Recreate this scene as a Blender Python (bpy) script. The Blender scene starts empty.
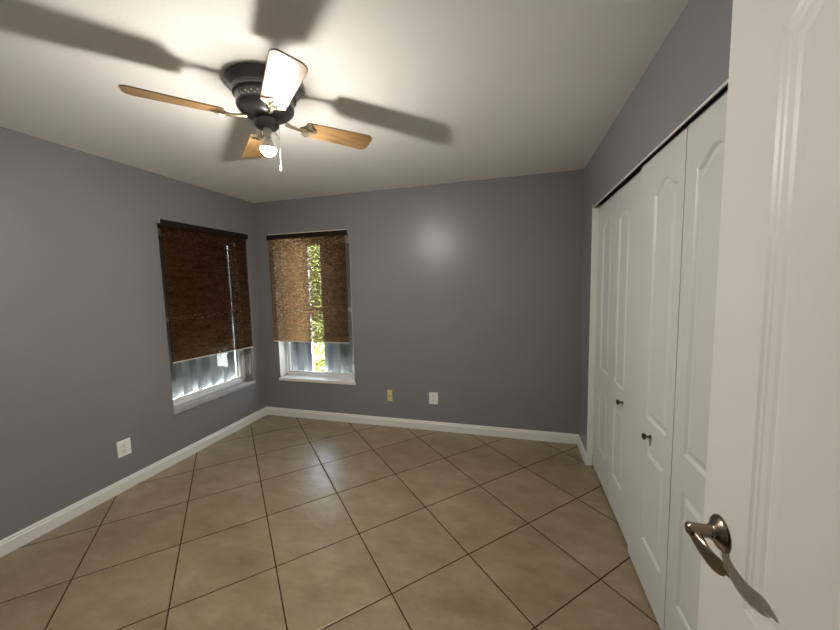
import bpy, bmesh, math, random
from mathutils import Vector, Matrix
random.seed(7)
scene = bpy.context.scene
COL = scene.collection
R = math.radians
PI = math.pi

# ------------------------------------------------------------------ camera
cam_d = bpy.data.cameras.new('camera')
cam = bpy.data.objects.new('camera', cam_d)
COL.objects.link(cam)
scene.camera = cam
yaw, pitch, roll = R(-15.525), R(-5.191), R(-1.268)
f_ = Vector((math.sin(yaw)*math.cos(pitch), math.cos(yaw)*math.cos(pitch), math.sin(pitch)))
r0 = Vector((math.cos(yaw), -math.sin(yaw), 0))
u0 = r0.cross(f_)
r_ = r0*math.cos(roll) + u0*math.sin(roll)
u_ = u0*math.cos(roll) - r0*math.sin(roll)
cam.matrix_world = Matrix(((r_.x, u_.x, -f_.x, 2.810), (r_.y, u_.y, -f_.y, -3.2555),
                           (r_.z, u_.z, -f_.z, 1.4933), (0, 0, 0, 1)))
cam_d.sensor_width = 36
cam_d.lens = 338.42/840*36
cam_d.clip_start = 0.02
cam_d.clip_end = 200

# ------------------------------------------------------------------ world, sun, exposure
world = bpy.data.worlds.new('sky'); scene.world = world
world.use_nodes = True
wn = world.node_tree; wn.nodes.clear()
wo = wn.nodes.new('ShaderNodeOutputWorld'); wb = wn.nodes.new('ShaderNodeBackground')
sk = wn.nodes.new('ShaderNodeTexSky'); sk.sky_type = 'NISHITA'
sk.sun_disc = False; sk.sun_elevation = R(75); sk.sun_rotation = R(150); sk.air_density = 1.0; sk.dust_density = 2.0
wb.inputs['Strength'].default_value = 4.6
hs = wn.nodes.new('ShaderNodeHueSaturation'); hs.inputs['Saturation'].default_value = .55
wn.links.new(sk.outputs[0], hs.inputs['Color']); wn.links.new(hs.outputs[0], wb.inputs[0]); wn.links.new(wb.outputs[0], wo.inputs[0])

sun_d = bpy.data.lights.new('sun', 'SUN'); sun_d.energy = 70.0; sun_d.angle = R(0.6); sun_d.color = (1, .95, .85)
sun = bpy.data.objects.new('sun', sun_d); COL.objects.link(sun)
sun_dir = Vector((-0.035, 0.035, 1.0)).normalized()       # towards the sun, nearly overhead
sun.rotation_euler = sun_dir.to_track_quat('Z', 'Y').to_euler()

BULB_STRENGTH = 2500.0
vs = scene.view_settings
scene.display_settings.display_device = 'sRGB'
vs.view_transform = 'Standard'; vs.look = 'None'; vs.exposure = 0.0; vs.gamma = 1.0
vs.use_curve_mapping = False

# ------------------------------------------------------------------ node helpers
def mat(name):
    m = bpy.data.materials.new(name); m.use_nodes = True
    nt = m.node_tree
    b = nt.nodes['Principled BSDF']
    return m, nt, b

def nd(nt, t, **kw):
    n = nt.nodes.new(t)
    for k, v in kw.items():
        if k.startswith('i_'):
            key = k[2:]
            n.inputs[int(key) if key.isdigit() else key].default_value = v
        else:
            setattr(n, k, v)
    return n

def mth(nt, op, a, b=None, c=None):
    n = nt.nodes.new('ShaderNodeMath'); n.operation = op
    for i, v in enumerate((a, b, c)):
        if v is None: continue
        if isinstance(v, (int, float)): n.inputs[i].default_value = v
        else: nt.links.new(v, n.inputs[i])
    return n.outputs[0]

def ramp(nt, fac, stops):
    r = nt.nodes.new('ShaderNodeValToRGB')
    els = r.color_ramp.elements
    while len(els) < len(stops): els.new(0.5)
    for e, (p, c) in zip(els, stops):
        e.position = p
        e.color = (c, c, c, 1) if isinstance(c, (int, float)) else tuple(c) + (1,)
    nt.links.new(fac, r.inputs[0])
    return r.outputs[0]

def objco(nt):
    return nt.nodes.new('ShaderNodeTexCoord').outputs['Object']

def noise(nt, co, scale, detail=3, rough=.5, stretch=None):
    n = nt.nodes.new('ShaderNodeTexNoise')
    n.inputs['Scale'].default_value = scale; n.inputs['Detail'].default_value = detail
    n.inputs['Roughness'].default_value = rough
    if stretch:
        mp = nt.nodes.new('ShaderNodeMapping'); mp.inputs['Scale'].default_value = stretch
        nt.links.new(co, mp.inputs[0]); co = mp.outputs[0]
    nt.links.new(co, n.inputs['Vector'])
    return n.outputs[0]

def bump(nt, b, h, strength=.2, dist=.002):
    n = nt.nodes.new('ShaderNodeBump'); n.inputs['Strength'].default_value = strength
    n.inputs['Distance'].default_value = dist
    nt.links.new(h, n.inputs['Height']); nt.links.new(n.outputs[0], b.inputs['Normal'])

def simple(name, col, rough=.5, metal=0.0, spec=.5, bump_scale=None, bump_str=.1, var=.06, vscale=3.0, coat=0.0):
    m, nt, b = mat(name)
    b.inputs['Roughness'].default_value = rough; b.inputs['Metallic'].default_value = metal
    b.inputs['Specular IOR Level'].default_value = spec
    b.inputs['Coat Weight'].default_value = coat
    co = objco(nt)
    n = noise(nt, co, vscale, 4)
    lo = tuple(c*(1-var) for c in col); hi = tuple(min(1, c*(1+var)) for c in col)
    nt.links.new(ramp(nt, n, [(.3, lo), (.7, hi)]), b.inputs['Base Color'])
    if bump_scale: bump(nt, b, noise(nt, co, bump_scale, 3), bump_str, .002)
    return m

# ------------------------------------------------------------------ materials
M = {}
M['wall'] = simple('grey_wall_paint', (.218, .216, .220), .33, spec=.3, bump_scale=60, bump_str=.22, var=.035, vscale=1.6)
M['ceiling'] = simple('ceiling_paint', (.85, .835, .80), .75, spec=.2, bump_scale=55, bump_str=.35, var=.02, vscale=2)
M['trim'] = simple('white_trim_paint', (.74, .73, .69), .38, bump_scale=20, bump_str=.05, var=.03)
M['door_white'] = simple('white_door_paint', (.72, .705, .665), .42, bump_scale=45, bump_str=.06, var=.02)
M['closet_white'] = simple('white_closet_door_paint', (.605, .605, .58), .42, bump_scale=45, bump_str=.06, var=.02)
M['frame'] = simple('white_window_frame', (.72, .73, .72), .4, var=.03)
M['sill'] = simple('grey_marble_sill', (.38, .38, .38), .3, var=.15, vscale=9)
M['plate'] = simple('white_plate_plastic', (.82, .81, .77), .35, var=.02)
M['ivory'] = simple('ivory_plate_plastic', (.66, .60, .28), .38, var=.03)
M['slot'] = simple('dark_slot', (.02, .02, .02), .6)
M['screw'] = simple('screw_metal', (.5, .48, .42), .35, metal=1)
M['knob'] = simple('dark_pewter_knob', (.16, .13, .10), .3, metal=1)
M['lever'] = simple('satin_bronze_nickel', (.25, .20, .155), .24, metal=1, var=.08, vscale=30)
M['pewter'] = simple('dark_pewter_fan_body', (.13, .125, .135), .33, metal=.75, var=.05)
M['brass'] = simple('pale_polished_brass', (.85, .74, .52), .22, metal=1)
M['dark'] = simple('closet_shade_black', (.03, .03, .03), .9)  # near-black colour stands in for shade inside the closed closet
M['headrail'] = simple('dark_brown_wood_rail', (.014, .009, .007), .6, spec=.2, var=.2, vscale=25)
M['alu'] = simple('grey_shutter_metal', (.40, .425, .455), .45, metal=.15, var=.08, vscale=4)
M['ground'] = simple('pale_concrete_ground', (.62, .60, .55), .9, var=.15, vscale=2)
M['bark'] = simple('bark', (.12, .09, .06), .9, var=.3, vscale=20, bump_scale=30, bump_str=.6)
M['chain'] = simple('chain_metal', (.8, .76, .66), .25, metal=1)
M['hemcream'] = simple('cream_hem_bar', (.62, .58, .50), .5)
M['stucco'] = simple('exterior_stucco', (.5, .49, .46), .9, bump_scale=80, bump_str=.4)

# floor tiles laid diagonally
m, nt, b = mat('diagonal_ceramic_tile'); M['floor'] = m
co = objco(nt)
sep = nd(nt, 'ShaderNodeSeparateXYZ'); nt.links.new(co, sep.inputs[0])
ga, gs, gx, gy = 0.7874, 0.4667, 1.5822, -1.1827
dx = mth(nt, 'SUBTRACT', sep.outputs[0], gx); dy = mth(nt, 'SUBTRACT', sep.outputs[1], gy)
u = mth(nt, 'DIVIDE', mth(nt, 'ADD', mth(nt, 'MULTIPLY', dx, math.cos(ga)), mth(nt, 'MULTIPLY', dy, math.sin(ga))), gs)
v = mth(nt, 'DIVIDE', mth(nt, 'SUBTRACT', mth(nt, 'MULTIPLY', dx, math.sin(ga)), mth(nt, 'MULTIPLY', dy, math.cos(ga))), gs)
wob = noise(nt, co, 25, 3)
def edge(x):
    fr = mth(nt, 'FRACT', x)
    return mth(nt, 'MINIMUM', fr, mth(nt, 'SUBTRACT', 1.0, fr))
d = mth(nt, 'MULTIPLY', mth(nt, 'MINIMUM', edge(u), edge(v)), gs)
d = mth(nt, 'ADD', d, mth(nt, 'MULTIPLY', mth(nt, 'SUBTRACT', wob, .5), .002))
tile_mask = ramp(nt, mth(nt, 'DIVIDE', d, .012), [(.20, 0), (.36, 1)])
height = ramp(nt, mth(nt, 'DIVIDE', d, .016), [(.2, 0), (.75, 1)])
cell = nd(nt, 'ShaderNodeCombineXYZ')
nt.links.new(mth(nt, 'FLOOR', u), cell.inputs[0]); nt.links.new(mth(nt, 'FLOOR', v), cell.inputs[1])
wnz = nd(nt, 'ShaderNodeTexWhiteNoise', noise_dimensions='3D'); nt.links.new(cell.outputs[0], wnz.inputs[0])
# offset the mottling per tile
va = nd(nt, 'ShaderNodeVectorMath', operation='MULTIPLY_ADD')
nt.links.new(wnz.outputs['Color'], va.inputs[0]); va.inputs[1].default_value = (7, 7, 7); nt.links.new(co, va.inputs[2])
mot = noise(nt, va.outputs[0], 4.5, 6, .62, (1.0, 1.6, 1))
tcol = ramp(nt, mot, [(.28, (.20, .148, .082)), (.5, (.265, .205, .122)), (.72, (.325, .262, .168))])
fine = noise(nt, va.outputs[0], 11, 7, .7, (1, 2.2, 1))
mx = nd(nt, 'ShaderNodeMix', data_type='RGBA', blend_type='MULTIPLY'); mx.inputs[0].default_value = 1
nt.links.new(tcol, mx.inputs[6]); nt.links.new(ramp(nt, fine, [(.3, .84), (.7, 1.07)]), mx.inputs[7])
mxt = nd(nt, 'ShaderNodeMix', data_type='RGBA', blend_type='MULTIPLY'); mxt.inputs[0].default_value = 1
nt.links.new(mx.outputs[2], mxt.inputs[6]); nt.links.new(ramp(nt, wnz.outputs['Value'], [(0, .93), (1, 1.04)]), mxt.inputs[7])
mg = nd(nt, 'ShaderNodeMix', data_type='RGBA')
nt.links.new(tile_mask, mg.inputs[0]); mg.inputs[6].default_value = (.05, .026, .016, 1); nt.links.new(mxt.outputs[2], mg.inputs[7])
nt.links.new(mg.outputs[2], b.inputs['Base Color'])
mr = nd(nt, 'ShaderNodeMix', data_type='FLOAT'); nt.links.new(tile_mask, mr.inputs[0]); mr.inputs[2].default_value = 1.0
mr.inputs[3].default_value = .33; nt.links.new(mr.outputs[0], b.inputs['Roughness'])
h2 = mth(nt, 'ADD', mth(nt, 'MULTIPLY', height, .5), mth(nt, 'MULTIPLY', noise(nt, va.outputs[0], 26, 5, .6), .9))
bump(nt, b, h2, .8, .003)
nt.links.new(ramp(nt, tile_mask, [(0, .1), (1, 1.0)]), b.inputs['Specular IOR Level'])

# fan blade oak
m, nt, b = mat('oak_blade'); M['oak'] = m
co = objco(nt)
g = noise(nt, co, 6, 5, .6, (1.2, 14, 4))
nt.links.new(ramp(nt, g, [(.3, (.13, .07, .028)), (.5, (.25, .145, .058)), (.7, (.34, .21, .09))]), b.inputs['Base Color'])
b.inputs['Roughness'].default_value = .3; b.inputs['Coat Weight'].default_value = .15; b.inputs['Coat Roughness'].default_value = .18

# bulb
m, nt, b = mat('lit_bulb'); M['bulb'] = m
em = nd(nt, 'ShaderNodeEmission'); em.inputs[0].default_value = (1, .94, .865, 1); em.inputs[1].default_value = BULB_STRENGTH
nt.links.new(em.outputs[0], nt.nodes['Material Output'].inputs[0])

# glass (clear panes): straight-through plus Fresnel reflection
def pane(name, tint, ior=1.5, rough=0.0):
    m, nt, b = mat(name)
    tr = nd(nt, 'ShaderNodeBsdfTransparent'); tr.inputs[0].default_value = tint + (1,)
    gl = nd(nt, 'ShaderNodeBsdfGlossy'); gl.inputs['Roughness'].default_value = rough
    fr = nd(nt, 'ShaderNodeFresnel')
    geo = nd(nt, 'ShaderNodeNewGeometry')       # same reflectance from either side of the pane
    io = nd(nt, 'ShaderNodeMix', data_type='FLOAT'); io.inputs[2].default_value = ior; io.inputs[3].default_value = 1/ior
    nt.links.new(geo.outputs['Backfacing'], io.inputs[0]); nt.links.new(io.outputs[0], fr.inputs[0])
    ms = nd(nt, 'ShaderNodeMixShader')
    nt.links.new(fr.outputs[0], ms.inputs[0]); nt.links.new(tr.outputs[0], ms.inputs[1]); nt.links.new(gl.outputs[0], ms.inputs[2])
    nt.links.new(ms.outputs[0], nt.nodes['Material Output'].inputs[0])
    return m
M['glass'] = pane('window_glass', (.93, .95, .94))
M['shade_glass'] = pane('clear_ribbed_glass', (.96, .96, .95), 1.45, .02)

# woven reed shade: threads with see-through gaps, light glows through the reeds
def woven(name, dark, light, tdark, tlight, gap_lo, gap_hi, trans):
    m, nt, b = mat(name)
    co = objco(nt)
    s1 = (38, 38, 230); s2 = (60, 60, 14)
    n1 = noise(nt, co, 1.0, 3, .6, s1)
    n2 = noise(nt, co, 1.0, 2, .5, (140, 140, 330))
    n3 = noise(nt, co, 1.0, 3, .5, (6, 6, 26))
    mix = mth(nt, 'ADD', mth(nt, 'MULTIPLY', n1, .75), mth(nt, 'MULTIPLY', n3, .25))
    col = ramp(nt, mix, [(.36, dark), (.62, light)])
    df = nd(nt, 'ShaderNodeBsdfDiffuse'); nt.links.new(col, df.inputs[0])
    tl = nd(nt, 'ShaderNodeBsdfTranslucent'); nt.links.new(ramp(nt, mix, [(.36, tdark), (.62, tlight)]), tl.inputs[0])
    tp = nd(nt, 'ShaderNodeBsdfTransparent')
    m1 = nd(nt, 'ShaderNodeMixShader'); m1.inputs[0].default_value = trans
    nt.links.new(df.outputs[0], m1.inputs[1]); nt.links.new(tl.outputs[0], m1.inputs[2])
    gap = ramp(nt, mth(nt, 'ADD', mth(nt, 'MULTIPLY', n1, .5), mth(nt, 'MULTIPLY', n2, .5)), [(gap_lo, 0), (gap_hi, 1)])
    m2 = nd(nt, 'ShaderNodeMixShader')
    nt.links.new(gap, m2.inputs[0]); nt.links.new(m1.outputs[0], m2.inputs[1]); nt.links.new(tp.outputs[0], m2.inputs[2])
    nt.links.new(m2.outputs[0], nt.nodes['Material Output'].inputs[0])
    return m
M['weave'] = woven('woven_reed', (.018, .0065, .0035), (.080, .034, .015), (.055, .026, .011), (.29, .17, .075), .52, .72, .5)

# leaves
m, nt, b = mat('leaf'); M['leaf'] = m
co = objco(nt)
lc = ramp(nt, noise(nt, co, 5, 3), [(.3, (.20, .27, .07)), (.7, (.55, .58, .22))])
nt.links.new(lc, b.inputs['Base Color']); b.inputs['Roughness'].default_value = .55
tl = nd(nt, 'ShaderNodeBsdfTranslucent'); nt.links.new(lc, tl.inputs[0])
ms = nd(nt, 'ShaderNodeMixShader'); ms.inputs[0].default_value = .4
nt.links.new(b.outputs[0], ms.inputs[1]); nt.links.new(tl.outputs[0], ms.inputs[2])
nt.links.new(ms.outputs[0], nt.nodes['Material Output'].inputs[0])

# ------------------------------------------------------------------ mesh helpers
def obj(name, bm, m, parent=None, smooth=False, bevel=0.0, seg=2):
    if bevel:
        pass
    bmesh.ops.recalc_face_normals(bm, faces=bm.faces)
    me = bpy.data.meshes.new(name)
    bm.to_mesh(me); bm.free()
    me.materials.append(m)
    o = bpy.data.objects.new(name, me); COL.objects.link(o)
    if smooth:
        for p in me.polygons: p.use_smooth = True
        try:
            me.set_sharp_from_angle(angle=R(40))
        except Exception: pass
    if bevel:
        md = o.modifiers.new('edge', 'BEVEL'); md.width = bevel; md.segments = seg; md.limit_method = 'ANGLE'
    if parent: o.parent = parent
    return o

def box(bm, x0, x1, y0, y1, z0, z1, mtx=None):
    vs_ = [bm.verts.new(p) for p in ((x0,y0,z0),(x1,y0,z0),(x1,y1,z0),(x0,y1,z0),(x0,y0,z1),(x1,y0,z1),(x1,y1,z1),(x0,y1,z1))]
    for f in ((0,3,2,1),(4,5,6,7),(0,1,5,4),(1,2,6,5),(2,3,7,6),(3,0,4,7)):
        bm.faces.new([vs_[i] for i in f])
    if mtx: bmesh.ops.transform(bm, matrix=mtx, verts=vs_)
    return vs_

def boxbm(*bs):
    bm = bmesh.new()
    for b_ in bs: box(bm, *b_)
    return bm

def lathe(bm, prof, n=32, mtx=None, wave=None):
    """prof: (r, z) list revolved about z."""
    rings = []
    new = []
    for k, (r, z) in enumerate(prof):
        if r < 1e-6:
            v_ = bm.verts.new((0, 0, z)); new.append(v_); rings.append([v_]*n); continue
        ring = []
        for i in range(n):
            a = 2*PI*i/n
            rr_ = r*(1 + (wave[1]*math.cos(wave[0]*a) if wave else 0))
            v_ = bm.verts.new((rr_*math.cos(a), rr_*math.sin(a), z)); ring.append(v_); new.append(v_)
        rings.append(ring)
    for a_, b_ in zip(rings, rings[1:]):
        for i in range(n):
            q = [a_[i], a_[(i+1) % n], b_[(i+1) % n], b_[i]]
            s = []
            for v_ in q:
                if v_ not in s: s.append(v_)
            if len(s) >= 3:
                try: bm.faces.new(s)
                except ValueError: pass
    if mtx: bmesh.ops.transform(bm, matrix=mtx, verts=new)
    return new

def tube(bm, pts, rad, n=8, flat=None):
    """sweep an ellipse along pts; rad is one number or a list; flat scales the ellipse's second axis."""
    pts = [Vector(p) for p in pts]
    if not isinstance(rad, (list, tuple)): rad = [rad]*len(pts)
    rings = []
    up = Vector((0, 0, 1))
    for i, p in enumerate(pts):
        t = (pts[min(i+1, len(pts)-1)] - pts[max(i-1, 0)]).normalized()
        ref = up if abs(t.dot(up)) < .95 else Vector((1, 0, 0))
        s = t.cross(ref).normalized(); w = s.cross(t)
        fl = flat[i] if isinstance(flat, (list, tuple)) else (flat or 1)
        rings.append([bm.verts.new(p + s*math.cos(2*PI*k/n)*rad[i]*fl + w*math.sin(2*PI*k/n)*rad[i]) for k in range(n)])
    for a_, b_ in zip(rings, rings[1:]):
        for k in range(n):
            bm.faces.new((a_[k], a_[(k+1) % n], b_[(k+1) % n], b_[k]))
    bm.faces.new(rings[0][::-1]); bm.faces.new(rings[-1])

def prism(bm, poly, axis, a0, a1, mtx=None):
    """extrude a 2D polygon along an axis (0 = x: poly is (y,z); 1 = y: (x,z); 2 = z: (x,y))."""
    def P(q, a):
        return {0: (a, q[0], q[1]), 1: (q[0], a, q[1]), 2: (q[0], q[1], a)}[axis]
    A = [bm.verts.new(P(q, a0)) for q in poly]; B = [bm.verts.new(P(q, a1)) for q in poly]
    n = len(poly)
    for i in range(n): bm.faces.new((A[i], A[(i+1) % n], B[(i+1) % n], B[i]))
    bm.faces.new(A[::-1]); bm.faces.new(B)
    if mtx: bmesh.ops.transform(bm, matrix=mtx, verts=A+B)

def empty(name, loc=(0, 0, 0)):
    o = bpy.data.objects.new(name, None); COL.objects.link(o); o.location = loc
    o.empty_display_size = .1
    return o

def tag(o, label, cat, group=None):
    o['label'] = label; o['category'] = cat
    if group: o['group'] = group
    return o

def struct(o, label=None):
    o['kind'] = 'structure'
    if label: o['label'] = label
    return o

# ------------------------------------------------------------------ the room
XL, XR, YB, YF, H = -.006, 3.387, .006, -3.2, 2.44
T = .2
# window openings (wall coordinates) and depth of the reveal
LW = (-1.10, -.17, .445, 2.02)       # y0, y1, z0, z1 on the left wall
RW = (.215, 1.155, .445, 2.02)       # x0, x1 on the back wall

struct(obj('floor', boxbm((XL-T, 4.2, -4.7, YB+T, -.12, 0)), M['floor']))
struct(obj('ceiling', boxbm((XL-T-.03, 4.45, -4.9, YB+T+.03, H, H+.16)), M['ceiling']))
struct(obj('wall_left', boxbm((XL-T, XL, YF, LW[0], 0, H), (XL-T, XL, LW[1], YB+T, 0, H),
                              (XL-T, XL, LW[0], LW[1], 0, LW[2]), (XL-T, XL, LW[0], LW[1], LW[3], H)), M['wall']))
struct(obj('wall_back', boxbm((XL, RW[0], YB, YB+T, 0, H), (RW[1], 4.2, YB, YB+T, 0, H),
                              (RW[0], RW[1], YB, YB+T, 0, RW[2]), (RW[0], RW[1], YB, YB+T, RW[3], H)), M['wall']))
CY0, CY1, CZ = -.36, -2.235, 2.041      # closet opening
struct(obj('wall_right', boxbm((XR, XR+.12, CY0, YB, 0, H), (XR, XR+.12, -4.7, CY1, 0, H),
                               (XR, XR+.12, CY1, CY0, CZ+.07, H), (XR, XR+.012, CY1, CY0, CZ+.004, CZ+.07)), M['wall']))
# closet shell behind the bifold doors
struct(obj('wall_closet', boxbm((4.10, 4.2, -2.6, YB, 0, H), (XR+.12, 4.10, -2.6, -2.5, 0, H)), M['dark']))
DX0, DX1, DZ = 2.43, 3.225, 2.055       # doorway in the front wall
struct(obj('wall_front', boxbm((XL-T, DX0, YF-.12, YF, 0, H), (DX1, XR, YF-.12, YF, 0, H), (DX0, DX1, YF-.12, YF, DZ, H)), M['wall']))
struct(obj('wall_hall', boxbm((1.6, XR, -4.7, -4.6, 0, H), (1.6, 1.7, -4.6, YF-.12, 0, H)), M['wall']))

# baseboards with a stepped, rounded top
def base_prof(t=.013, h=.092):
    return [(0, 0), (t, 0), (t, h*.74), (t*.62, h*.80), (t*.62, h*.90), (t*.25, h), (0, h)]
bp = base_prof()
bm = bmesh.new(); prism(bm, [(XL+a, z) for a, z in bp], 1, YF, YB)
struct(obj('baseboard_left', bm, M['trim']))
bm = bmesh.new(); prism(bm, [(YB-a, z) for a, z in bp], 0, XL, XR)
struct(obj('baseboard_back', bm, M['trim']))
bm = bmesh.new(); prism(bm, [(XR-a, z) for a, z in bp], 1, CY0-.010, YB)
box(bm, XR-.0, XR+.038, CY0-.012, CY0-.0005, 0, .088)
prism(bm, [(XR-a, z) for a, z in bp], 1, YF, CY1)
struct(obj('baseboard_right', bm, M['trim']))
bm = bmesh.new(); prism(bm, [(YF+a, z) for a, z in bp], 0, XL, DX0-.07)
struct(obj('baseboard_front', bm, M['trim']))

# closet opening: white jamb liners and head strip
struct(obj('trim_1', boxbm((XR-.002, XR+.12, CY0-.009, CY0+.0005, .088, CZ+.02), (XR-.002, XR+.12, CY1-.0005, CY1+.012, 0, CZ+.02)), M['trim'], bevel=.0015))
struct(obj('trim_2', boxbm((XR-.0015, XR+.005, CY1, CY0, CZ-.003, CZ+.0045)), M['trim'], bevel=.001))
struct(obj('trim_3', boxbm((DX0-.07, DX0, YF, YF+.012, 0, DZ+.07), (DX1, DX1+.07, YF, YF+.012, 0, DZ+.07), (DX0, DX1, YF, YF+.012, DZ, DZ+.07),
                           (DX0, DX0+.012, YF-.12, YF, 0, DZ), (DX1-.012, DX1, YF-.12, YF, 0, DZ)), M['trim'], bevel=.003))

# ------------------------------------------------------------------ windows
def window(name, swap):
    """local frame: s along the wall, d outwards; swap: (s, d, z) -> world"""
    a0, a1, z0, z1 = LW if swap == 'L' else RW
    def W(s0, s1, d0, d1, za, zb):
        if swap == 'L': return (XL-d1, XL-d0, s0, s1, za, zb)
        return (s0, s1, YB+d0, YB+d1, za, zb)
    root = struct(empty(name, (XL-.12, (a0+a1)/2, z0) if swap == 'L' else ((a0+a1)/2, YB+.12, z0)))
    def part(pn, bm, m, par=root, bev=.002):
        o = obj(pn, bm, m, None, bevel=bev)
        o.parent = par
        o.matrix_parent_inverse = Matrix.Translation(-Vector(root.location))
        return o
    zb = z0 + .012
    fr = [W(a0, a0+.028, .10, .17, zb, z1), W(a1-.028, a1, .10, .17, zb, z1), W(a0, a1, .10, .17, zb, zb+.032), W(a0, a1, .10, .17, z1-.04, z1)]
    part('window_frame', boxbm(*fr), M['frame'])
    zm = (z0+z1)/2
    lo = [W(a0+.028, a0+.05, .115, .137, zb+.03, zm+.02), W(a1-.05, a1-.028, .115, .137, zb+.03, zm+.02),
          W(a0+.028, a1-.028, .115, .137, zb+.032, zb+.054), W(a0+.028, a1-.028, .115, .137, zm-.02, zm+.02)]
    s1 = part('lower_sash', boxbm(*lo), M['frame'])
    hi = [W(a0+.028, a0+.045, .14, .16, zm-.02, z1-.03), W(a1-.045, a1-.028, .14, .16, zm-.02, z1-.03),
          W(a0+.028, a1-.028, .14, .16, zm-.02, zm+.015), W(a0+.028, a1-.028, .14, .16, z1-.06, z1-.03)]
    s2 = part('upper_sash', boxbm(*hi), M['frame'])
    for sname, par, d0, za, zz in (('pane', s1, .124, zb+.05, zm), ('pane', s2, .148, zm, z1-.05)):
        bm = boxbm(W(a0+.045, a1-.045, d0, d0+.004, za, zz))
        o = obj(sname, bm, M['glass']); o.parent = par
    part('window_sill', boxbm(W(a0-.012, a1+.012, -.016, 0.0, z0-.022, z0+.012), W(a0+.001, a1-.001, 0.0, .172, z0-.012, z0+.012)), M['sill'] if swap == 'L' else M['trim'], bev=.003)
    part('reveal', boxbm(W(a0, a0+.002, .0, .12, zb, z1), W(a1-.002, a1, .0, .12, zb, z1), W(a0, a1, 0, .12, z1-.002, z1)), M['wall'] if swap == 'L' else M['trim'], bev=0)
window('window_1', 'L')
window('window_2', 'R')

# ------------------------------------------------------------------ shutters outside
def corrugated(width, period=.155, depth=.065, near=.30):
    pts = []; x = 0
    while x < width - 1e-4:
        for fx, d_ in ((0, 0), (near, 0), (near+.1, 1), (.92, 1)):
            xx = x + fx*period
            if xx <= width: pts.append((xx, d_*depth))
        x += period
    pts.append((width, pts[-1][1]))
    return pts

def shutter(s0, s1, side, z0, z1, label):
    d0 = .2015 if side == 'L' else .225
    prof = corrugated(s1-s0)
    t = .002
    poly = prof + [(x, d_+t) for x, d_ in reversed(prof)]
    bm = bmesh.new()
    if side == 'L': prism(bm, [(XL-d0-d_, s0+x) for x, d_ in poly], 2, z0, z1)
    else: prism(bm, [(s0+x, YB+d0+d_) for x, d_ in poly], 2, z0, z1)
    o = obj('storm_shutter_panel', bm, M['alu'])
    tag(o, label, 'shutter panel', 'storm shutter panels outside the windows')
    if side == 'L': bm = boxbm((XL-.285, XL-.2005, s0, s1, z1, z1+.05))
    else: bm = boxbm((s0, s1, YB+.2005, YB+.31, z1, z1+.05))
    k = obj('top_light_block', bm, M['alu']); k.parent = o  # unseen box, added to block skylight coming down behind the panels
    return o

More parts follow.
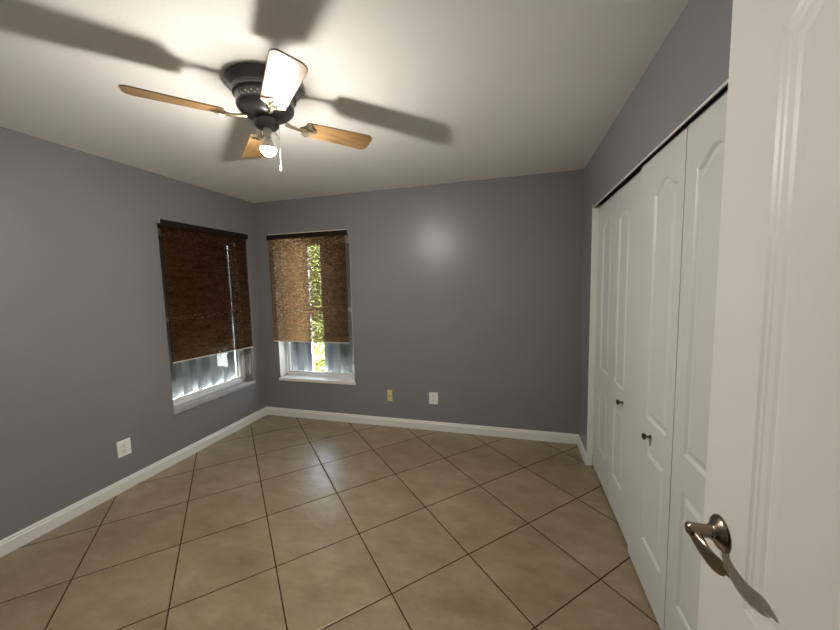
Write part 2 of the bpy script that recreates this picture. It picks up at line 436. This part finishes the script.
# ------------------------------------------------------------------ woven blinds
def blind(side, s0, s1, ztop, zb0, zb1, off, label, pull_at):
    """hung on the wall above the window; s along the wall, off = distance of the cloth from the wall"""
    def P(s, d_, z): return (XL+d_, s, z) if side == 'L' else (s, YB-d_, z)
    root = empty('woven_blind', P((s0+s1)/2, 0, ztop))
    tag(root, label, 'window blind')
    inv = Matrix.Translation(-Vector(root.location))
    def part(n, bm, m, par=root, **k):
        o = obj(n, bm, m, None, **k); o.parent = par; o.matrix_parent_inverse = inv; return o
    def bx(bm, sa, sb, da, db, za, zb):
        p, q = P(sa, da, za), P(sb, db, zb)
        box(bm, min(p[0], q[0]), max(p[0], q[0]), min(p[1], q[1]), max(p[1], q[1]), za, zb)
    bm = bmesh.new(); bx(bm, s0-.012, s1+.02, off-.012, off+.014, ztop-.046, ztop+.004)
    part('headrail', bm, M['headrail'], bevel=.003)
    bm = bmesh.new(); bx(bm, s0-.005, s1+.012, .0005, off-.012, ztop-.004, ztop+(.017 if side == 'R' else .006))
    part('mounting_board', bm, M['hemcream'], bevel=.002)
    for s in (s0-.012, s1+.008):
        bm = bmesh.new(); bx(bm, s-.004, s+.006, .0005, off+.010, ztop-.028, ztop+.008)
        part('bracket', bm, M['alu'], bevel=.002)
    # cloth: a thin sheet with slight ripple, both faces
    NX, NZ = 24, 60
    bm = bmesh.new(); grids = []
    for t in (0, .0022):
        g_ = []
        for j in range(NZ+1):
            row = []
            for i in range(NX+1):
                u_i = i/NX; v_j = j/NZ
                s = s0 + (s1-s0)*u_i
                zb = zb0 + (zb1-zb0)*u_i
                z = ztop-.02 + (zb-(ztop-.02))*v_j
                d_ = off + .0025*math.sin(v_j*9+u_i*2)*v_j + .0015*math.sin(u_i*14)
                row.append(bm.verts.new(P(s, d_+t, z)))
            g_.append(row)
        grids.append(g_)
    for g_ in grids[:1]:
        for j in range(NZ):
            for i in range(NX):
                bm.faces.new((g_[j][i], g_[j][i+1], g_[j+1][i+1], g_[j+1][i]))
    for g_ in grids[1:]:
        for row in g_:
            for v_ in row: bm.verts.remove(v_)
    part('shade_cloth', bm, M['weave'], smooth=True)
    # dark strip in place of the shaded gap behind the near side edge
    for s in ((s0,) if side == 'L' else ()):
        zb = zb0 if s == s0 else zb1
        bm = bmesh.new(); bx(bm, s-.003, s+.003, off-.003, off+.003, zb, ztop-.04)
        part('edge_gap_shade', bm, M['headrail'])
    # hem bar
    bm = bmesh.new()
    A = [bm.verts.new(P(s0, off+d_, zb0+z)) for d_, z in ((-.004, -.005), (.006, -.005), (.006, .005), (-.004, .005))]
    B = [bm.verts.new(P(s1, off+d_, zb1+z)) for d_, z in ((-.004, -.005), (.006, -.005), (.006, .005), (-.004, .005))]
    for i in range(4): bm.faces.new((A[i], A[(i+1) % 4], B[(i+1) % 4], B[i]))
    bm.faces.new(A); bm.faces.new(B[::-1])
    part('hem_bar', bm, M['hemcream'])
    if pull_at is not None:
        bm = bmesh.new()
        zz = zb0 + (zb1-zb0)*(pull_at-s0)/(s1-s0)
        tube(bm, [P(pull_at, off+.009, zz+.03), P(pull_at, off+.010, zz-.012)], .0022, 6)
        lathe(bm, [(0, .012), (.005, .008), (.009, -.004), (.008, -.014), (0, -.016)], 12, Matrix.Translation(P(pull_at, off+.011, zz-.022)))
        part('pull_tassel', bm, M['frame'], smooth=True)
    return root
blind('L', -1.105, -.195, 2.062, .878, .846, .045, 'dark brown woven reed blind on the window in the side wall', -.64)
blind('R', .195, 1.132, 2.062, .889, .889, .045, 'brown woven reed blind with daylight glowing through, beside the room corner', None)

# ------------------------------------------------------------------ bifold closet doors
def panel_outline(spec, o=0.0):
    a0, a1, z0, z1, rise = spec
    a0, a1, z0, z1 = a0+o, a1-o, z0+o, z1-o
    pts = [(a0, z0), (a1, z0), (a1, z1)]
    if rise:
        N = 20
        for i in range(1, N):
            t = 1 - i/N
            pts.append((a0 + (a1-a0)*t, z1 + rise*(1-math.cos(2*PI*t))/2))
    pts.append((a0, z1))
    return pts

RAISED = ((.005, .42), (.010, 1.0), (.016, 1.0), (.023, .86), (.038, .15))
OGEE = ((.006, .45), (.012, .55), (.016, .8), (.028, .92), (.036, 1.25), (.042, 1.1), (.055, 1.0))
def panel_door_bm(w, h, th, specs, depth=.0085, profile=RAISED):
    """leaf in local coords: a across (0..w), z up (0..h), front face at depth 0, back at depth th.
    returned vertices are (a, depth, z)"""
    bm = bmesh.new()
    outer = [(0, 0), (w, 0), (w, h), (0, h)]
    ov = [bm.verts.new((a, 0, z)) for a, z in outer]
    edges = [bm.edges.new((ov[i], ov[(i+1) % 4])) for i in range(4)]
    loops = []
    for sp in specs:
        p = panel_outline(sp)
        pv = [bm.verts.new((a, 0, z)) for a, z in p]
        edges += [bm.edges.new((pv[i], pv[(i+1) % len(pv)])) for i in range(len(pv))]
        loops.append((p, pv, sp))
    bmesh.ops.triangle_fill(bm, edges=edges, use_beauty=True, use_dissolve=False)
    # drop any fill that covers a panel hole
    for p, pv, sp in loops:
        s = set(pv)
        kill = [f for f in bm.faces if all(v_ in s for v_ in f.verts)]
        def inside(c):
            x, y = c; ins = False
            for i in range(len(p)):
                (x1, y1), (x2, y2) = p[i-1], p[i]
                if (y1 > y) != (y2 > y) and x < (x2-x1)*(y-y1)/(y2-y1)+x1: ins = not ins
            return ins
        kill = [f for f in kill if inside((f.calc_center_median().x, f.calc_center_median().z))]
        bmesh.ops.delete(bm, geom=kill, context='FACES_ONLY')
    for p, pv, sp in loops:
        prev = pv
        for off, dep in profile:
            dep *= depth
            q = panel_outline(sp, off)
            ring = [bm.verts.new((a, dep, z)) for a, z in q]
            for i in range(len(ring)):
                j = (i+1) % len(ring)
                bm.faces.new((prev[i], prev[j], ring[j], ring[i]))
            prev = ring
        f = bm.faces.new(prev)
        bmesh.ops.triangulate(bm, faces=[f])
    bv = [bm.verts.new((a, th, z)) for a, z in outer]
    bm.faces.new(bv)
    for i in range(4): bm.faces.new((ov[i], bv[i], bv[(i+1) % 4], ov[(i+1) % 4]))
    return bm

def to_yface(bm, x_face, y_start, z0):
    """local (a, depth, z) -> face looking towards -x at x_face, a runs towards -y from y_start"""
    for v_ in bm.verts:
        a, d_, z = v_.co
        v_.co = (x_face + d_, y_start - a, z0 + z)

def knob(x, y, z, parent, inv):
    bm = bmesh.new()
    lathe(bm, [(0, 0), (.010, 0), (.010, .003), (.0055, .006), (.005, .016), (.012, .020), (.0155, .025), (.0145, .031), (.008, .0345), (0, .0355)], 20,
          Matrix.Translation((x, y, z)) @ Matrix.Rotation(-PI/2, 4, 'Y'))
    o = obj('knob', bm, M['knob'], None, smooth=True); o.parent = parent
    o['label'] = 'small round dark metal knob'
    return o

LEAF_TOP, LEAF_BOT = 2.042, .018
def bifold(name, xf, y_start, wl, specs, knob_leaf, knob_y, label):
    root = struct(empty(name, (xf, y_start-wl, LEAF_BOT)), label)
    inv = Matrix.Translation(-Vector(root.location))
    for k in range(2):
        ys = y_start - k*wl - (.0015 if k else 0)
        w = wl - .003
        p0, p1 = specs[k]
        a0, a1 = ys-p0, ys-p1
        pans = [(a0, a1, .845-LEAF_BOT, 1.867-LEAF_BOT, .048), (a0, a1, .240-LEAF_BOT, .712-LEAF_BOT, 0)]
        bm = panel_door_bm(w, LEAF_TOP-LEAF_BOT, .032, pans)
        to_yface(bm, xf, ys, LEAF_BOT)
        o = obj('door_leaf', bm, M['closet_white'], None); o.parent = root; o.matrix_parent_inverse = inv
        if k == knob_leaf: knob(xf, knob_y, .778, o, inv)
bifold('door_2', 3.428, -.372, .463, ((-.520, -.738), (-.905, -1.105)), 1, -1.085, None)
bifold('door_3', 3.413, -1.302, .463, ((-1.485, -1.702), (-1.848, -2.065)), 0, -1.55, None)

# ------------------------------------------------------------------ entry door, swung open
door = struct(empty('door_1', (3.21, -3.185, .012)))
dinv = Matrix.Translation(-Vector(door.location))
EDGE_Y, DW, DH = -2.425, .762, 2.035
pans = []
for a0, a1 in ((.138, .338), (.424, .624)):
    pans.append((a0, a1, .885, 1.866, .055))
    pans.append((a0, a1, .20, .755, 0))
bm = panel_door_bm(DW, DH, .035, pans, .0046, OGEE)
to_yface(bm, 3.21, EDGE_Y, .012)
leaf = obj('door_leaf', bm, M['door_white'], None); leaf.parent = door; leaf.matrix_parent_inverse = dinv
# lever handle
HC = Vector((3.21, -2.489, .986))
bm = bmesh.new()
lathe(bm, [(0, 0), (.034, 0), (.034, .002), (.030, .007), (.019, .013), (.0145, .017), (.0145, .019), (.0125, .0205), (.0125, .046)], 36,
      Matrix.Translation(HC) @ Matrix.Rotation(-PI/2, 4, 'Y'))
hb = obj('lever_handle', bm, M['lever'], None, smooth=True); hb.parent = door; hb.matrix_parent_inverse = dinv
hb['label'] = 'satin bronze lever handle'
bm = bmesh.new()
lathe(bm, [(0, .058), (.010, .058), (.0125, .0555), (.0125, .030), (0, .030)], 24, Matrix.Translation(HC) @ Matrix.Rotation(-PI/2, 4, 'Y'))
pts, rad = [], []
for i in range(15):
    t = i/14
    y = HC.y + .008 - .128*t
    z = HC.z - .001 - .020*math.sin(PI*min(1, t*1.15)) + .004*t
    x = HC.x - .047 + .006*math.sin(PI*t)
    pts.append((x, y, z)); rad.append(.0095 + .0065*math.sin(PI*min(1, t*.9+.12)) - .0075*max(0, t-.78)*4.5)
tube(bm, pts, rad, 14, [.85-.42*min(1, t_/5) for t_ in range(15)])
lv = obj('lever', bm, M['lever'], None, smooth=True); lv.parent = hb
for z in (.25, 1.05, 1.85):
    bm = bmesh.new(); lathe(bm, [(0, -.045), (.006, -.045), (.006, .045), (0, .045)], 12, Matrix.Translation((3.218, -3.19, z)))
    o = obj('hinge', bm, M['screw'], None, smooth=True); o.parent = door; o.matrix_parent_inverse = dinv

# ------------------------------------------------------------------ outlets
def outlet(name, p, normal, label, cat, w, h, mat_, kind):
    """plate centred at p on a wall whose room-side normal is '+x' or '-y'"""
    root = empty(name, p); tag(root, label, cat)
    inv = Matrix.Translation(-Vector(p))
    if normal == '+x': F = Matrix(((0, 0, 1, p[0]), (1, 0, 0, p[1]), (0, 1, 0, p[2]), (0, 0, 0, 1)))
    else: F = Matrix(((1, 0, 0, p[0]), (0, 0, -1, p[1]), (0, 1, 0, p[2]), (0, 0, 0, 1)))
    def part(n, bm, m, par=root, **k):
        bmesh.ops.transform(bm, matrix=F, verts=bm.verts)
        o = obj(n, bm, m, None, **k); o.parent = par
        if par is root: o.matrix_parent_inverse = inv
        return o
    bm = bmesh.new(); box(bm, -w/2, w/2, -h/2, h/2, .0003, .006)
    plate = part('cover_plate', bm, mat_, bevel=.0025)
    if kind == 'duplex':
        for s in (-1, 1):
            bm = bmesh.new()
            poly = []
            for i in range(24):
                a = 2*PI*i/24
                poly.append((max(-.0165, min(.0165, .0195*math.cos(a))), s*.0215 + max(-.0145, min(.0145, .017*math.sin(a)))))
            prism(bm, poly, 2, .0055, .0085)
            rc = part('receptacle', bm, mat_, bevel=.0006)
            bm = bmesh.new()
            for sx, hh in ((-.0065, .0085), (.0065, .007)):
                box(bm, sx-.0020, sx+.0020, s*.0215+.003-hh/2, s*.0215+.003+hh/2, .0084, .0088)
            lathe(bm, [(0, .0088), (.0026, .0088), (.0026, .0084)], 10, Matrix.Translation((0, s*.0215-.0085, 0)))
            part('slot', bm, M['slot'], rc)
        ys = (0,)
    else:
        bm = bmesh.new(); lathe(bm, [(0, .0065), (.0075, .0065), (.0075, .0105), (.0045, .0105), (.0045, .0085), (0, .0085)], 16, Matrix.Translation((0, -.004, 0)))
        part('jack', bm, M['knob'], smooth=True)
        ys = (-.042, .030)
    for y in ys:
        bm = bmesh.new(); lathe(bm, [(0, .0078), (.0026, .0072), (.0034, .0062), (.0034, .005)], 12, Matrix.Translation((0, y, 0)))
        part('screw', bm, M['screw'] if kind == 'duplex' else M['knob'], smooth=True)
outlet('wall_outlet', (XL, -1.502, .321), '+x', 'white duplex outlet on the grey wall before the dark-blinded window', 'outlet', .092, .122, M['plate'], 'duplex')
outlet('cable_jack', (1.555, YB, .333), '-y', 'narrow ivory cable jack plate low on the wall', 'cable jack', .056, .120, M['ivory'], 'jack')
outlet('wall_outlet', (2.028, YB, .336), '-y', 'white duplex outlet beside the ivory jack plate', 'outlet', .093, .122, M['plate'], 'duplex')

# ------------------------------------------------------------------ ceiling fan
FX, FY = 1.68, -1.825
fan = empty('ceiling_fan', (FX, FY, H))
tag(fan, 'four-bladed oak ceiling fan with dark metal body and one lit bulb', 'ceiling fan')
def fpart(n, bm, m, par=fan, **k):
    o = obj(n, bm, m, None, **k); o.parent = par; return o      # meshes modelled about the fan's centre, z down from the ceiling
bm = bmesh.new()
lathe(bm, [(0, -.0005), (.163, -.0005), (.166, -.006), (.160, -.016), (.146, -.030), (.139, -.042), (.139, -.050), (0, -.050)], 64)
fpart('canopy', bm, M['pewter'], smooth=True)
bm = bmesh.new()
lathe(bm, [(0, -.048), (.132, -.048), (.138, -.052), (.138, -.060), (.130, -.064), (.126, -.072), (.125, -.095), (.127, -.104), (.123, -.116), (.108, -.131), (.086, -.145), (.06, -.153), (.05, -.158), (0, -.158)], 64)
motor = fpart('motor_housing', bm, M['pewter'], smooth=True)
bm = bmesh.new()
for k in range(28):
    a = 2*PI*k/28
    for zz, da in ((-.086, 0), (-.097, PI/28)):
        lathe(bm, [(0, .0012), (.0026, .0008), (.0028, -.002)], 8,
              Matrix.Translation((.1255*math.cos(a+da), .1255*math.sin(a+da), zz)) @ Matrix.Rotation(a+da, 4, 'Z') @ Matrix.Rotation(PI/2, 4, 'Y'))
fpart('perforated_band', bm, M['chain'], motor, smooth=True)

BA = 48
def blade_outline():
    pts = []
    r0, r1 = .178, .528
    w0, w1 = .050, .066
    pts.append((r0, -w0)); pts.append((r0+.015, -w0-.003))
    pts.append((r1-.035, -w1))
    for i in range(1, 7):
        a = -PI/2 + PI/2*i/7
        pts.append((r1-.035+.035*math.cos(a), -w1+.035+.035*math.sin(a)))
    for i in range(0, 7):
        a = PI/2*i/7
        pts.append((r1-.035+.035*math.cos(a), w1-.035+.035*math.sin(a)))
    pts.append((r1-.035, w1)); pts.append((r0+.015, w0+.003)); pts.append((r0, w0))
    return pts
for k in range(4):
    ang = R(BA + 90*k)
    tilt = Matrix.Rotation(R(-12), 4, 'X') @ Matrix.Translation((0, 0, 0))
    bm = bmesh.new(); prism(bm, blade_outline(), 2, -.003, .003)
    bmesh.ops.transform(bm, matrix=tilt, verts=bm.verts)
    o = fpart('blade', bm, M['oak'], fan, bevel=.0015)
    o.location = (0, 0, -.160); o.rotation_euler = (0, 0, ang)
    # blade iron: neck from the motor plus a forked ornamental plate under the blade root
    bm = bmesh.new()
    tube(bm, [(.085, 0, .004), (.115, 0, -.004), (.150, 0, -.009), (.178, 0, -.008)], [.009, .008, .007, .009], 10, 1.6)
    plate = []
    N = 40
    for i in range(N):
        a = 2*PI*i/N
        rr_ = 1 + .16*math.cos(4*a)
        plate.append((.190+.036*math.cos(a)*rr_, .045*math.sin(a)*rr_))
    b2 = bmesh.new(); prism(b2, plate, 2, -.0085, -.0035)
    tube(b2, [(.165, -.030, -.010), (.180, -.014, -.013), (.205, -.006, -.011), (.218, 0, -.009)], .0042, 8)
    tube(b2, [(.165, .030, -.010), (.180, .014, -.013), (.205, .006, -.011), (.218, 0, -.009)], .0042, 8)
    for sx, sy in ((.182, -.024), (.182, .024), (.212, 0)):
        lathe(b2, [(0, -.0125), (.004, -.0115), (.0045, -.008)], 10, Matrix.Translation((sx, sy, 0)))
    bmesh.ops.transform(b2, matrix=tilt, verts=b2.verts)
    me = bpy.data.meshes.new('tmp'); b2.to_mesh(me); b2.free(); bm.from_mesh(me); bpy.data.meshes.remove(me)
    iron = obj('blade_iron', bm, M['brass'], None, smooth=True); iron.parent = o
    iron['label'] = 'pale brass blade bracket'
# switch housing, socket, ribbed glass collar, bulb
bm = bmesh.new()
lathe(bm, [(0, -.156), (.052, -.156), (.055, -.162), (.055, -.182), (.048, -.192), (.034, -.196), (0, -.196)], 40)
fpart('switch_housing', bm, M['pewter'], smooth=True)
bm = bmesh.new()
lathe(bm, [(.030, -.194), (.034, -.200), (.040, -.208), (.046, -.222), (.050, -.236), (.048, -.236), (.044, -.222), (.038, -.209), (.032, -.201), (.028, -.196)], 96, None, (24, .018))
fpart('glass_collar', bm, M['shade_glass'], smooth=True)
bm = bmesh.new()
lathe(bm, [(0, -.194), (.016, -.194), (.018, -.200), (.018, -.226), (.015, -.230), (0, -.230)], 24)
sock = fpart('lamp_socket', bm, M['plate'], smooth=True)
bm = bmesh.new()
lathe(bm, [(0, -.226), (.0135, -.226), (.0145, -.236), (.020, -.250), (.0352, -.2895), (0, -.2895)], 28)
body = fpart('bulb_body', bm, M['plate'], sock, smooth=True)  # opaque upper half, shaped to keep bulb light off the ceiling
bm = bmesh.new()
prof = [(0, -.2897)]
for i in range(0, 15):
    a = R(-6) - R(84)*i/14
    prof.append((max(0, .0352*math.cos(a)), -.286 + .0352*math.sin(a)))
prof[-1] = (0, -.3212)
lathe(bm, prof, 28)
fpart('bulb', bm, M['bulb'], sock, smooth=True)
# pull chain
bm = bmesh.new()
cxo, cyo = .030, .047
for i in range(44):
    bmesh.ops.create_uvsphere(bm, u_segments=6, v_segments=4, radius=.0017, matrix=Matrix.Translation((cxo, cyo, -.178-i*.0040)))
ch = fpart('pull_chain', bm, M['chain'], smooth=True)
bm = bmesh.new()
lathe(bm, [(0, .012), (.003, .010), (.005, 0), (.0055, -.010), (.004, -.015), (0, -.016)], 12, Matrix.Translation((cxo, cyo, -.364)))
fpart('chain_fob', bm, M['hemcream'], ch, smooth=True)

# ------------------------------------------------------------------ outside
struct(obj('ground', boxbm((-14, XL-T, -8, 14, -.2, -.12), (XL-T, 10, YB+T, 14, -.2, -.12)), M['ground']))
shutter(-1.30, -.20, 'L', .470, 2.12, 'wide grey corrugated storm shutter panel outside the side window')
shutter(-.192, .20, 'L', .470, 2.12, 'narrow grey corrugated storm shutter panel at the far edge of the side window')
shutter(-.05, .122, 'R', .42, 2.12, 'narrow grey corrugated storm shutter panel at the corner edge of the back window')
shutter(.180, .495, 'R', .42, 2.12, 'grey corrugated storm shutter panel between two daylight gaps of the back window')
shutter(.665, 1.30, 'R', .42, 2.12, 'grey corrugated storm shutter panel outside the back window, past the leafy gap')

def bush(loc, rx, rz, n, label, seed):
    rnd = random.Random(seed)
    root = empty('garden_bush', loc); tag(root, label, 'bush', None)
    bm = bmesh.new()
    for s in range(5):
        a = rnd.uniform(0, 2*PI)
        tube(bm, [(0, 0, 0), (.1*math.cos(a), .1*math.sin(a), rz*.6), (.5*rx*math.cos(a), .5*rx*math.sin(a), rz*1.3)], [.035, .025, .010], 6)
    o = obj('stem', bm, M['bark'], None, smooth=True); o.parent = root
    bm = bmesh.new()
    for i in range(n):
        while True:
            p = Vector((rnd.uniform(-1, 1), rnd.uniform(-1, 1), rnd.uniform(-1, 1)))
            if .35 < p.length < 1: break
        c = Vector((p.x*rx, p.y*rx, rz + p.z*rz*.97))
        L = rnd.uniform(.05, .10); w = L*.42
        mtx = Matrix.Translation(c) @ Matrix.Rotation(rnd.uniform(0, 2*PI), 4, 'Z') @ Matrix.Rotation(rnd.uniform(-1.2, 1.2), 4, 'X') @ Matrix.Rotation(rnd.uniform(-1, 1), 4, 'Y')
        vs_ = [bm.verts.new(mtx @ Vector(q)) for q in ((-L, 0, 0), (-.2*L, -w, .01), (L, 0, -.015), (-.2*L, w, .01), (0, 0, -.008))]
        bm.faces.new((vs_[0], vs_[1], vs_[4])); bm.faces.new((vs_[1], vs_[2], vs_[4])); bm.faces.new((vs_[2], vs_[3], vs_[4])); bm.faces.new((vs_[3], vs_[0], vs_[4]))
    o = obj('foliage', bm, M['leaf'], None); o.parent = root
bush((-1.95, 4.2, -.12), 1.1, 1.42, 6000, 'sunlit yellow-green bush seen through the gap in the back window shutters', 3)
bush((-.55, 2.05, -.12), .75, .50, 2600, 'low leafy bush at the foot of the taller bush outside the back window', 9)
